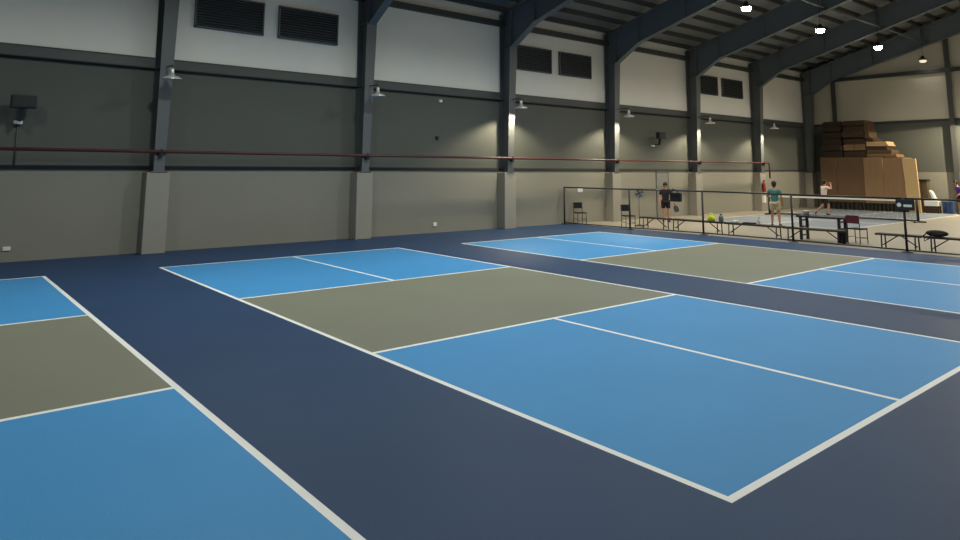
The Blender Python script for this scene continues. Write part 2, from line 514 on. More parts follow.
# ------------------------------------------------------------------ high bay lamps hung from the roof
HX = [-5.8, 0.4, 6.4, 12.5, 18.6, 24.6, 30.8, 36.85]
HROWS = [(9.75, 8.0, 335), (3.2, 8.6, 160), (-3.6, 8.6, 60)]
near = {18.6: 'glowing high bay lamp hung highest in view, above the fourth column',
        24.6: 'glowing high bay lamp second nearest, hung between brightest and third',
        30.8: 'glowing high bay lamp third from the nearest, hung under the dark roof',
        36.85: 'faint high bay lamp farthest away, hung before the gable wall'}
for hy_, hz_, watt in HROWS:
    for hx in HX:
        off = (hx, hy_, hz_)
        vis = hy_ == 9.75 and hx in near
        lb = near[hx] if vis else 'high bay lamp of the hall hung outside the photo'
        l = thing('high_bay_lamp', lb, 'lamp', off, group='high bay lamps under the roof' if vis else 'high bay lamps outside the photo')
        k = MB()
        k.lathe([(0.17, 0.05), (0.18, 0.08), (0.17, 0.12), (0.09, 0.17), (0.08, 0.26), (0.03, 0.29)], off, 20)
        k.build('housing', M['black'], l, off)
        k = MB()
        yy = hy_ if hy_ > RIDGE else 2 * RIDGE - hy_
        fr_ = min(abs(hx - q) for q in FX) < 0.16 and hy_ > RIDGE
        k.tube([(hx, hy_, hz_ + 0.28), (hx, hy_, 7.437 + SL * (14.6 - yy) if fr_ else 8.275 + SL * (WY - yy))], 0.012, 6)
        k.build('drop_rod', M['black'], l, off)
        k = MB()
        k.lathe([(0.165, 0.055), (0.165, -0.03), (0.12, -0.065), (0.05, -0.08), (0.01, -0.082)], off, 20)
        k.build('lens', M['faint_lens'] if (vis and hx > 36) else M['lens'], l, off)
        d = bpy.data.lights.new('high_bay_light', 'AREA')
        d.shape = 'DISK'
        d.size = 0.30
        d.energy = 12 if (vis and hx > 36) else (watt * 0.55 if hx < 0 else watt)
        d.spread = math.radians(158)
        d.color = (0.94, 1.0, 0.98) if hx < 13 else ((0.92, 0.90, 0.82) if hx < 20 else (0.90, 0.84, 0.72))
        o = bpy.data.objects.new('high_bay_light', d)
        COL.objects.link(o)
        o.parent = l
        o.location = (0, 0, -0.095)

# ------------------------------------------------------------------ small fittings on the wall
def floodlight(x, z, lb, flip):
    off = (x, WY, z)
    f = thing('floodlight', lb, 'floodlight', off, group='black floodlights on the column wall')
    y = 16.0
    h = MB()
    h.bevel_box(x - 0.25, x + 0.25, y - 0.10, y + 0.10, z + 0.32, z + 0.62, 0.02)
    h.build('lamp_head', M['black'], f, off)
    v = MB()
    v.box(x - 0.21, x + 0.21, y - 0.112, y - 0.10, z + 0.36, z + 0.58)
    v.build('front_glass', M['black'], f, off)
    s = MB()
    s.bar((x - 0.06 * flip, y, z + 0.33), (x - 0.06 * flip, y + 0.05, z + 0.05), 0.10, 0.06, up=(1, 0, 0))
    s.tube([(x - 0.06 * flip, y + 0.05, z + 0.06), (x - 0.06 * flip, WY + 0.02, z + 0.06)], 0.03, 8)
    s.build('stem', M['black'], f, off)
    j = MB()
    j.bevel_box(x - 0.14 * flip - 0.09, x - 0.14 * flip + 0.09, WY - 0.10, WY + 0.02, z - 0.03, z + 0.05, 0.01)
    j.build('junction_box', M['plastic_white'], f, off)
floodlight(-2.5, 3.16, 'black floodlight on a stem with white box, left of the leftmost column', 0.3)
floodlight(21.95, 3.24, 'small far black floodlight on the wall between the fourth and fifth columns', 1.0)
tag(MB().tube([(-2.53, WY + 0.0, 2.2), (-2.53, WY + 0.0, 3.14)], 0.02, 6).build('conduit', M['clad'], None, (-2.53, WY, 2.2)), 'thin grey conduit below the left black floodlight', 'conduit')

def plate(name, x, z, wx_, wz, lb, cat, m='plastic_white', y=WY, dpt=0.03):
    off = (x, y, z)
    b_ = MB()
    b_.bevel_box(x - wx_ / 2, x + wx_ / 2, y - dpt, y + 0.02, z - wz / 2, z + wz / 2, 0.006, 1)
    return tag(b_.build(name, M[m], None, off), lb, cat)
plate('wall_socket', -2.52, 0.30, 0.15, 0.09, 'white wall socket near the floor left of the leftmost column', 'socket')
plate('wall_socket', 9.5, 0.28, 0.14, 0.12, 'white wall socket near the floor between second and third columns', 'socket')
plate('notice_plate', 16.84, 1.32, 0.28, 0.18, 'small white notice plate on the wall seen under the fence rail', 'notice')
plate('sensor', 9.66, 4.50, 0.12, 0.09, 'pale little sensor high on the grey wall before the third column', 'sensor', 'plastic_white', WY + 0.02, 0.08)
plate('sensor', 9.55, 3.21, 0.09, 0.10, 'black little sensor on the grey wall above the red pipe', 'sensor', 'black', WY + 0.02, 0.08)

# narrow door in the wall behind the person in black
dr = struct(MB().box(22.08, 22.92, WY - 0.02, WY + 0.02, 0.0, 2.02).build('door_1', M['door']))
fr = MB()
fr.box(22.02, 22.08, WY - 0.03, WY + 0.02, 0, 2.08).box(22.92, 22.98, WY - 0.03, WY + 0.02, 0, 2.08).box(22.02, 22.98, WY - 0.03, WY + 0.02, 2.02, 2.08)
struct(fr.build('door_frame', M['louver_frame'], dr))
struct(MB().tube([(22.84, WY - 0.02, 1.0), (22.84, WY - 0.06, 1.0), (22.72, WY - 0.06, 1.0)], 0.012, 6).build('door_handle', M['shade'], dr))

# extinguisher and switch box on the pedestal by the sixth column
off = (30.86, 15.86, 1.0)
e = thing('fire_extinguisher', 'red fire extinguisher hung on the pedestal behind the player in teal', 'extinguisher', off)
MB().lathe([(0.02, 0.0), (0.085, 0.01), (0.09, 0.05), (0.09, 0.42), (0.07, 0.49), (0.03, 0.53), (0.03, 0.56)], off, 16).build('cylinder_body', M['red'], e, off)
k = MB().box(off[0] - 0.03, off[0] + 0.03, off[1] - 0.03, off[1] + 0.03, 1.55, 1.62)
k.bar((off[0] - 0.02, off[1], 1.62), (off[0] + 0.12, off[1], 1.66), 0.025, 0.02)
k.build('valve', M['black'], e, off)
MB().tube([(off[0] - 0.03, off[1], 1.58), (off[0] - 0.11, off[1], 1.50), (off[0] - 0.11, off[1], 1.2)], 0.012, 6).build('hose', M['black'], e, off)
MB().box(off[0] - 0.05, off[0] + 0.05, 15.93, 15.975, 1.2, 1.45).build('wall_bracket', M['black'], e, off)
plate('switch_box', 30.9, 0.62, 0.26, 0.36, 'white switch box on the pedestal below the red extinguisher', 'box', 'plastic_white', 15.97, 0.10)

# ------------------------------------------------------------------ barrier fence
FP = [(15.80, 16.30), (15.95, 13.2), (16.3, 10.42), (16.4, 7.43), (16.27, 4.31), (16.2, 1.2)]
FH = 1.46
off = (16.2, 8.0, 0)
fe = thing('barrier_fence', 'black post and rail barrier fence between the blue courts and the benches', 'fence', off)
for i, (x, y) in enumerate(FP):
    p = MB()
    p.tube([(x, y, 0.012), (x, y, FH - 0.02 * (i > 2))], 0.032, 10)
    po = p.build('post', M['black'], fe, off)
    MB().lathe([(0.14, 0.0), (0.14, 0.012), (0.05, 0.03)], (x, y, 0), 14).build('base_plate', M['black'], po, off)
for i, ((xa, ya), (xb, yb)) in enumerate(zip(FP, FP[1:])):
    za, zb = FH - 0.02 - 0.02 * (i > 2), FH - 0.02 - 0.02 * (i > 1)
    MB().tube([(xa, ya, za), (xb, yb, zb)], 0.026, 8).build('top_rail', M['black'], fe, off)
    MB().tube([(xa, ya, 0.06), (xb, yb, 0.06)], 0.02, 8).build('bottom_rail', M['black'], fe, off)
# sign on the fence post
off = (16.2, 4.27, 1.12)
s = thing('sign_board', 'small black sign with white marks hung on the fence post', 'sign', off)
MB().bevel_box(16.17, 16.20, 4.02, 4.47, 1.11, 1.40, 0.008, 1).build('board', M['black'], s, off)
k = MB()
for a in range(1):
    b2 = bmesh.new()
    bmesh.ops.create_cone(b2, cap_ends=True, segments=20, radius1=0.055, radius2=0.055, depth=0.004)
    for v in b2.verts:
        v.co = Vector((16.167 + v.co.z, 4.385 + v.co.x, 1.25 + v.co.y))
    k.merge(b2)
k.build('round_mark', M['plastic_white'], s, off)
MB().box(16.166, 16.17, 4.08, 4.28, 1.20, 1.265).build('bar_mark', M['plastic_white'], s, off)

# black bag hanging from the rail
off = (16.42, 11.5, 1.10)
bg = thing('shoulder_bag', 'black bag hanging from the fence rail beside the person in black', 'bag', off)
MB().bevel_box(16.30, 16.46, 11.30, 11.72, 1.05, 1.36, 0.04, 3).build('bag_body', M['black_cloth'], bg, off)
MB().tube([(16.38, 11.38, 1.34), (16.24, 11.43, 1.46), (16.165, 11.5, 1.485), (16.24, 11.58, 1.46), (16.38, 11.64, 1.34)], 0.014, 6).build('strap', M['black_cloth'], bg, off)

# ------------------------------------------------------------------ benches
def bench(y0, y1, x, lb):
    L = y1 - y0
    bt = thing('bench', lb, 'bench', (x, (y0 + y1) / 2, 0), group='dark folding benches along the barrier fence')
    h = L / 2
    MB().bevel_box(-0.16, 0.16, -h, h, 0.36, 0.415, 0.006, 1).build('seat', M['dark_wood'], bt)
    for sgn in (-1, 1):
        ye = sgn * (h - 0.16)
        k = MB()
        k.tube([(-0.13, ye, 0.365), (-0.15, ye, 0.012), (-0.15, ye, 0.0)], 0.02, 6)
        k.tube([(0.13, ye, 0.365), (0.15, ye, 0.012), (0.15, ye, 0.0)], 0.02, 6)
        k.tube([(-0.145, ye, 0.10), (0.145, ye, 0.10)], 0.011, 6)
        k.build('leg', M['black'], bt)
        k = MB()
        k.tube([(0, ye, 0.10), (0, ye - sgn * 0.38, 0.365)], 0.016, 6)
        k.build('brace', M['black'], bt)
    return bt
bench(12.2, 13.42, 16.95, 'dark bench between the second black chair and the person in black')
bench(10.05, 12.1, 16.95, 'dark bench under the lime bag and grey jug')
bench(8.0, 9.95, 16.95, 'dark bench with small white things, in front of the player in teal')
bench(6.1, 7.9, 16.86, 'dark bench in front of the black table')
bench(4.12, 5.28, 16.95, 'dark bench left of the black backpack, behind the fence post with sign')
bench(2.2, 4.06, 16.95, 'dark bench carrying the black backpack')

# things lying on the benches
off = (16.93, 10.5, 0.415)
lb_ = thing('drawstring_bag', 'bright lime green bag on the dark bench', 'bag', off)
MB().lathe([(0.05, 0.0), (0.13, 0.02), (0.14, 0.08), (0.11, 0.15), (0.05, 0.20), (0.035, 0.215)], off, 14).build('bag_body', M['lime'], lb_, off)
MB().lathe([(0.035, 0.21), (0.03, 0.22), (0.07, 0.265), (0.06, 0.27)], off, 10).build('bag_neck', M['lime'], lb_, off)
off = (16.93, 10.13, 0.415)
j = thing('water_jug', 'grey green water jug standing beside the lime bag', 'jug', off)
MB().lathe([(0.075, 0.0), (0.08, 0.02), (0.08, 0.17), (0.05, 0.215), (0.03, 0.225)], off, 14).build('jug_body', M['jug'], j, off)
MB().lathe([(0.036, 0.22), (0.036, 0.265)], off, 12).build('cap', M['black'], j, off)
off = (16.93, 9.62, 0.415)
tw = MB().bevel_box(16.84, 17.02, 9.52, 9.72, 0.415, 0.50, 0.03, 2).build('folded_towel', M['plastic_white'], None, off)
tag(tw, 'folded white towel on the bench right of the grey jug', 'towel')
off = (16.93, 8.78, 0.415)
bo = thing('water_bottle', 'white bottle on the bench just left of the player in teal', 'bottle', off)
MB().lathe([(0.035, 0.0), (0.04, 0.01), (0.04, 0.15), (0.02, 0.19)], off, 12).build('bottle_body', M['plastic_white'], bo, off)
MB().lathe([(0.021, 0.188), (0.021, 0.215)], off, 10).build('cap', M['crate_blue'], bo, off)
off = (16.93, 9.1, 0.415)
md = MB().bevel_box(16.82, 17.05, 8.92, 9.32, 0.415, 0.455, 0.015, 2).build('folded_jacket', M['black_cloth'], None, off)
tag(md, 'flat black jacket folded on the bench beside the white bottle', 'jacket')
# backpack
off = (16.95, 3.78, 0.415)
bp = thing('backpack', 'black backpack lying on the dark bench at the right', 'backpack', off)
k = MB()
k.ball((16.95, 3.79, 0.50), 0.17, 0.27, 0.085, 16)
k.build('bag_body', M['black_cloth'], bp, off)
MB().ball((16.85, 3.73, 0.475), 0.10, 0.16, 0.06, 14).build('front_pocket', M['black_cloth'], bp, off)
MB().tube([(16.86, 3.98, 0.52), (16.75, 4.05, 0.43), (16.74, 4.03, 0.30), (16.76, 3.93, 0.36), (16.85, 3.89, 0.47)], 0.016, 6).build('strap', M['black_cloth'], bp, off)

# ------------------------------------------------------------------ black table, bucket, bin
off = (17.6, 7.04, 0)
tb = thing('table', 'black table with ladder legs behind the bench', 'table', off)
MB().bevel_box(17.33, 17.87, 6.36, 7.76, 0.69, 0.75, 0.008, 1).build('tabletop', M['black'], tb, off)
for yy in (6.48, 7.64):
    k = MB()
    for sx in (17.38, 17.82):
        k.box(sx - 0.035, sx + 0.035, yy - 0.035, yy + 0.035, 0, 0.69)
    for zz in (0.14, 0.40, 0.60):
        k.box(17.40, 17.80, yy - 0.015, yy + 0.015, zz - 0.02, zz + 0.02)
    k.build('leg_frame', M['black'], tb, off)
off = (17.5, 7.50, 0.75)
bk = thing('small_bucket', 'white bucket standing on the left end of the black table', 'bucket', off)
MB().lathe([(0.075, 0.0), (0.09, 0.13), (0.095, 0.135), (0.095, 0.15), (0.085, 0.15), (0.07, 0.012), (0.01, 0.012)], off, 16).build('bucket_body', M['plastic_white'], bk, off)
MB().tube([(17.5, 7.41, 0.885), (17.46, 7.44, 0.83), (17.44, 7.50, 0.81), (17.46, 7.56, 0.83), (17.5, 7.59, 0.885)], 0.005, 5).build('handle', M['black'], bk, off)
off = (17.18, 6.33, 0)
wb = thing('waste_bin', 'black waste bin on the floor under the right end of the table', 'bin', off)
MB().lathe([(0.10, 0.0), (0.125, 0.40), (0.13, 0.40), (0.13, 0.42), (0.115, 0.42), (0.095, 0.015), (0.01, 0.015)], off, 18).build('bin_body', M['black'], wb, off)
MB().lathe([(0.127, 0.33), (0.131, 0.33), (0.133, 0.39), (0.129, 0.39)], off, 18, cap=False).build('liner', M['black_cloth'], wb, off)

# ------------------------------------------------------------------ chairs (seat faces local -y)
def chair(loc, rz, backm, lb):
    c = thing('chair', lb, 'chair', loc, rz, 'chairs along the barrier fence')
    MB().bevel_box(-0.20, 0.20, -0.20, 0.20, 0.42, 0.46, 0.012, 2).build('seat', M['black_cloth'], c)
    k = MB()
    k.bevel_box(-0.20, 0.20, 0.205, 0.245, 0.60, 0.84, 0.014, 2)
    k.build('backrest', M[backm], c)
    for sx in (-1, 1):
        MB().tube([(sx * 0.185, -0.18, 0.0), (sx * 0.185, -0.17, 0.43)], 0.013, 6).build('leg', M['black'], c)
        MB().tube([(sx * 0.185, 0.21, 0.0), (sx * 0.185, 0.19, 0.43), (sx * 0.185, 0.215, 0.82)], 0.013, 6).build('leg', M['black'], c)
    k = MB()
    k.tube([(-0.185, -0.172, 0.16), (0.185, -0.172, 0.16)], 0.009, 6)
    for sx in (-1, 1):
        k.tube([(sx * 0.185, -0.175, 0.20), (sx * 0.185, 0.20, 0.20)], 0.009, 6)
    k.build('stretcher', M['black'], c)
    return c
chair((16.36, 15.98, 0), -0.40, 'black_cloth', 'black chair beside the fence end at the wall')
chair((16.5, 13.70, 0), -0.45, 'black_cloth', 'black chair beside the second fence post, next to the pedestal fan')
chair((17.52, 6.02, 0), 1.40, 'maroon', 'maroon backed chair right of the black table')

# pedestal fan
off = (17.5, 13.95, 0)
fn = thing('pedestal_fan', 'dark pedestal fan standing behind the second fence post', 'fan', off)
MB().lathe([(0.20, 0.0), (0.20, 0.02), (0.06, 0.05), (0.03, 0.06)], off, 18).build('base', M['black'], fn, off)
MB().tube([(17.5, 13.95, 0.05), (17.5, 13.95, 1.2)], 0.016, 8).build('pole', M['louver'], fn, off)
mo = MB().ball((17.53, 13.97, 1.24), 0.07, 0.07, 0.06, 10).build('motor', M['black'], fn, off)
c0 = Vector((17.42, 13.87, 1.25))
ax = Vector((-0.78, -0.62, 0)).normalized()
sd = Vector((0, 0, 1)).cross(ax)
cg = MB()
for rr, dd in ((0.20, 0.0), (0.20, 0.05), (0.13, 0.075), (0.06, 0.085), (0.13, -0.02)):
    pts = [c0 + ax * dd + (sd * math.cos(q * PI / 10) + Vector((0, 0, 1)) * math.sin(q * PI / 10)) * rr for q in range(21)]
    cg.tube(pts, 0.004, 5)
for q in range(16):
    e1 = (sd * math.cos(q * PI / 8) + Vector((0, 0, 1)) * math.sin(q * PI / 8))
    cg.tube([c0 + ax * 0.085 + e1 * 0.03, c0 + ax * 0.05 + e1 * 0.2, c0 + e1 * 0.2, c0 - ax * 0.02 + e1 * 0.05], 0.0035, 5)
cg.build('cage', M['louver'], fn, off)
bl = MB()
for q in range(4):
    a0 = q * PI / 2
    e1 = sd * math.cos(a0) + Vector((0, 0, 1)) * math.sin(a0)
    e2 = sd * math.cos(a0 + 0.9) + Vector((0, 0, 1)) * math.sin(a0 + 0.9)
    p1, p2, p3, p4 = c0 + ax * 0.02 + e1 * 0.03, c0 + ax * 0.04 + e1 * 0.17, c0 + ax * 0.01 + e2 * 0.17, c0 + ax * 0.01 + e2 * 0.03
    th = ax * 0.004
    bl.hexa([p1, p2, p3, p4, p1 + th, p2 + th, p3 + th, p4 + th])
bl.build('blades', M['louver_frame'], mo, off)

# ------------------------------------------------------------------ portable net on the court beyond the fence
nx, ny0, ny1 = 28.6, 7.95, 14.45
off = (nx, (ny0 + ny1) / 2, 0)
nt = thing('portable_net', 'low black net with white top tape on the slate court', 'net', off)
for yy, sg in ((ny0, -1), (ny1, 1)):
    k = MB()
    k.tube([(nx, yy, 0.04), (nx, yy, 0.95)], 0.055, 10)
    po = k.build('post', M['black'], nt, off)
    k = MB()
    k.bevel_box(nx - 0.45, nx + 0.45, yy - 0.04, yy + 0.04, 0.0, 0.06, 0.01, 1)
    k.bevel_box(nx - 0.04, nx + 0.04, yy - 0.30, yy + 0.05, 0.0, 0.06, 0.01, 1)
    k.build('foot', M['black'], po, off)
MB().box(nx - 0.012, nx + 0.012, ny0 + 0.03, ny1 - 0.03, 0.855, 0.925).build('top_tape', M['tape'], nt, off)
MB().tube([(nx, ny0, 0.06), (nx, ny1, 0.06)], 0.035, 6).build('bottom_tube', M['black'], nt, off)
k = MB()
cnt = int((ny1 - ny0) / 0.05)
for q in range(1, cnt):
    yy = ny0 + (ny1 - ny0) * q / cnt
    k.bar((nx, yy, 0.09), (nx, yy, 0.86), 0.006, 0.006)
for q in range(1, 17):
    k.bar((nx, ny0, 0.06 + q * 0.05), (nx, ny1, 0.06 + q * 0.05), 0.006, 0.006)
k.build('net_mesh', M['net'], nt, off)

# ------------------------------------------------------------------ cardboard and plywood stacked before the gable wall
pal = [(13.5, 15.1), (12.1, 13.4), (10.75, 12.0)]
PL = ['dark wooden skid under the left end of the cardboard', 'dark wooden skid under the middle of the cardboard', 'dark wooden skid under the right end of the cardboard']
for (y0, y1), lb in zip(pal, PL):
    off = (36.7, (y0 + y1) / 2, 0)
    pt = thing('wooden_skid', lb, 'skid', off, group='skids under the cardboard')
    for yy in [y0 + 0.06 + (y1 - y0 - 0.12) * q / 6 for q in range(7)]:
        MB().box(36.12, 37.3, yy - 0.05, yy + 0.05, 0, 0.36).build('stringer', M['skid'], pt, off)
    MB().box(36.1, 37.3, y0, y1, 0.36, 0.42).build('deck', M['skid'], pt, off)
PANELS = [(14.25, 15.12, 2.90, 36.02, 'card_b', 'reddish brown tall carton leftmost of the big carton row'),
          (12.785, 14.245, 2.90, 36.05, 'card_b', 'reddish brown wide carton second from left in the big carton row'),
          (11.825, 12.78, 2.88, 36.00, 'card', 'tall brown carton in the middle of the big carton row'),
          (10.80, 11.82, 2.86, 36.04, 'card', 'tall brown carton rightmost in the big carton row, beside the pale board')]
for y0, y1, z1, x0, m, lb in PANELS:
    off = (36.6, (y0 + y1) / 2, 0.42)
    c = thing('carton', lb, 'carton', off, group='big cartons before the gable wall')
    MB().bevel_box(x0, 37.30, y0, y1, 0.42, z1, 0.006, 1).build('carton_body', M[m], c, off)
    k = MB()
    k.box(x0 - 0.004, x0, (y0 + y1) / 2 - 0.03, (y0 + y1) / 2 + 0.03, 0.44, z1 - 0.02)
    k.build('seam_tape', M[m], c, off)
off = (36.1, 10.45, 0.0)
pb = MB().hexa([(35.92, 10.12, 0.0), (36.02, 10.12, 0.0), (36.02, 10.66, 0.0), (35.92, 10.66, 0.0),
                (35.92, 10.20, 2.80), (36.02, 10.20, 2.80), (36.02, 10.84, 2.83), (35.92, 10.84, 2.83)]).build('plywood_board', M['card_l'], None, off)
tag(pb, 'pale plywood board leaning upright at the right end of the big cartons', 'board')
# flat bundles stacked on top of the cartons
ZT = [2.92, 3.30, 3.68, 4.02, 4.38, 4.68, 4.96]
nm = ['lowest', 'second from the bottom', 'third from the bottom', 'fourth from the bottom', 'second from the top', 'topmost']
for ci, (ya, yb, nl, m, who) in enumerate([(13.94, 14.95, 6, 'card_d', 'dark left pile'), (12.68, 13.84, 6, 'card_k', 'middle pile')]):
    for q in range(nl):
        z0, z1 = ZT[q], ZT[q + 1] - 0.06
        jx, jy = random.uniform(-0.10, 0.12), random.uniform(-0.02, 0.02)
        off = (36.6, (ya + yb) / 2, z0)
        mm = 'card' if (ci == 1 and q in (1,)) else m
        xx = 36.12 + jx
        o = thing('cardboard_bundle', 'flat %scardboard bundle, %s of the %s on the cartons' % ('pale ' if mm == 'card' else 'brown ', nm[q], who), 'cardboard', off, group='flat cardboard bundles on the cartons')
        k = MB()
        hh = (z1 - z0)
        for s_ in range(4):
            e_ = random.uniform(-0.02, 0.02)
            za_ = z0 + hh * s_ / 4
            k.box(xx + e_, 37.2, ya + jy + e_, yb + jy + e_, za_, za_ + hh / 4 - 0.012)
            k.box(xx + 0.10, 37.18, ya + jy + 0.05, yb + jy - 0.05, za_, za_ + hh / 4 + (0.06 if s_ == 3 else 0))
        k.build('sheets', M[mm], o, off)
        MB().box(xx - 0.03, xx - 0.022, (ya + yb) / 2 - 0.01, (ya + yb) / 2 + 0.01, z0, z1).build('strap', M['card_d'], o, off)
# stepped bundles at the right of the pile
STEP = [(11.05, 12.62, 2.90, 3.05, 'card'), (11.35, 12.60, 3.05, 3.28, 'card_b'), (11.55, 12.62, 3.28, 3.50, 'card_k'), (11.50, 12.60, 3.50, 3.74, 'card_l'), (12.18, 12.62, 3.74, 3.98, 'card_k'), (12.40, 12.64, 3.98, 4.90, 'card_b')]
SN = ['lowest', 'second from the bottom', 'middle', 'third from the top', 'second from the top', 'topmost']
for (ya, yb, z0, z1, m), n_ in zip(STEP, SN):
    off = (36.6, (ya + yb) / 2, z0)
    o = thing('plywood_bundle', 'short bundle of boards, %s in the stepped pile right of the cardboard' % n_, 'boards', off, group='stepped bundles of boards on the cartons')
    k = MB()
    ns = max(2, int((z1 - z0) / 0.07))
    for s_ in range(ns):
        e_ = random.uniform(0, 0.12) if z1 - z0 < 0.5 else 0.12 * s_ / ns
        h_ = (z1 - z0) / ns
        k.box(36.08 + random.uniform(0, 0.05), 37.2, ya + e_, yb, z0 + s_ * h_, z0 + (s_ + 1) * h_ - (0.012 if s_ < ns - 1 else 0))
        k.box(36.2, 37.15, ya + 0.15 if yb - ya > 0.4 else ya + 0.13, yb - 0.02, z0 + s_ * h_, z0 + (s_ + 1) * h_)
    k.build('boards', M[m], o, off)

# clutter right of the cardboard
off = (36.95, 10.2, 0)
oc = thing('tall_carton', 'tall dark olive carton with black top beside the plywood board', 'carton', off)
MB().bevel_box(36.78, 37.15, 10.02, 10.37, 0, 1.62, 0.01, 1).build('carton_body', M['olive'], oc, off)
MB().bevel_box(36.74, 37.19, 9.98, 10.43, 1.62, 1.72, 0.02, 2).build('lid', M['black_cloth'], oc, off)
off = (36.4, 9.72, 0)
wc = thing('wooden_crate', 'low dark wooden crate under the white foam box', 'crate', off)
k = MB()
for zz in (0.02, 0.14, 0.26):
    k.box(36.20, 36.22, 9.42, 10.0, zz, zz + 0.10)
    k.box(36.58, 36.60, 9.42, 10.0, zz, zz + 0.10)
    k.box(36.20, 36.60, 9.42, 9.44, zz, zz + 0.10)
    k.box(36.20, 36.60, 9.98, 10.0, zz, zz + 0.10)
k.build('crate_sides', M['card_d'], wc, off)
k = MB()
for a_, b_ in ((36.22, 9.44), (36.54, 9.44), (36.22, 9.94), (36.54, 9.94)):
    k.box(a_, a_ + 0.04, b_, b_ + 0.04, 0, 0.37)
k.box(36.22, 36.58, 9.44, 9.98, 0.35, 0.37)
k.build('crate_frame', M['card_d'], wc, off)
off = (36.4, 9.74, 0.37)
fb = thing('foam_box', 'white foam box lying on the low crate by the gable wall', 'box', off)
MB().bevel_box(36.2, 36.6, 9.43, 10.06, 0.37, 0.56, 0.015, 2).build('box_body', M['plastic_white'], fb, off)
MB().bevel_box(36.19, 36.61, 9.42, 10.07, 0.56, 0.63, 0.015, 2).build('lid', M['plastic_white'], fb, off)
off = (36.45, 9.7, 0.63)
sk = MB()
sk.hexa([(36.30, 9.50, 0.63), (36.58, 9.50, 0.63), (36.56, 9.66, 0.63), (36.32, 9.70, 0.63),
         (36.34, 9.70, 1.14), (36.54, 9.70, 1.16), (36.52, 9.86, 1.20), (36.36, 9.88, 1.18)])
bmesh.ops.bevel(sk.bm, geom=list(sk.bm.edges), offset=0.04, segments=3, affect='EDGES')
tag(sk.build('white_sack', M['plastic_white'], None, off), 'slanting white sack standing on the white foam box', 'sack')
CL = ['blue plastic crate nearest the white foam box', 'blue plastic crate in the middle of the three by the gable wall', 'blue plastic crate nearest the person in purple']
for q, (ya, yb) in enumerate(((9.28, 9.42), (9.11, 9.26), (8.95, 9.09))):
    off = (36.98, (ya + yb) / 2, 0)
    o = thing('plastic_crate', CL[q], 'crate', off, group='blue crates by the gable wall')
    k = MB()
    k.bevel_box(36.8, 37.16, ya, yb, 0, 0.55, 0.012, 1)
    k.build('crate_body', M['crate_blue'], o, off)
    MB().box(36.785, 37.17, ya - 0.003, yb + 0.003, 0.55, 0.60).build('rim', M['crate_blue'], o, off)

# ------------------------------------------------------------------ people
def skin_mesh(verts, edges, radii, root, sub=1):
    me = bpy.data.meshes.new('tmp')
    me.from_pydata([Vector(v) for v in verts], edges, [])
    o = bpy.data.objects.new('tmp', me)
    COL.objects.link(o)
    m_ = o.modifiers.new('s', 'SKIN')
    m_.use_smooth_shade = True
    sv = me.skin_vertices[0].data
    for i, r_ in enumerate(radii):
        sv[i].radius = r_ if isinstance(r_, tuple) else (r_, r_)
        sv[i].use_root = (i == root)
    if sub:
        u = o.modifiers.new('d', 'SUBSURF')
        u.levels = sub
        u.render_levels = sub
    dg = bpy.context.evaluated_depsgraph_get()
    dg.update()
    out = bpy.data.meshes.new_from_object(o.evaluated_get(dg))
    bpy.data.objects.remove(o)
    b2 = bmesh.new()
    b2.from_mesh(out)
    bpy.data.meshes.remove(out)
    for f in b2.faces:
        f.smooth = True
    return b2

class Chain:
    def __init__(self):
        self.v, self.e, self.r = [], [], []
    def add(self, p, r_, prev=None):
        self.v.append(tuple(p))
        self.r.append(r_)
        if prev is not None:
            self.e.append((prev, len(self.v) - 1))
        return len(self.v) - 1

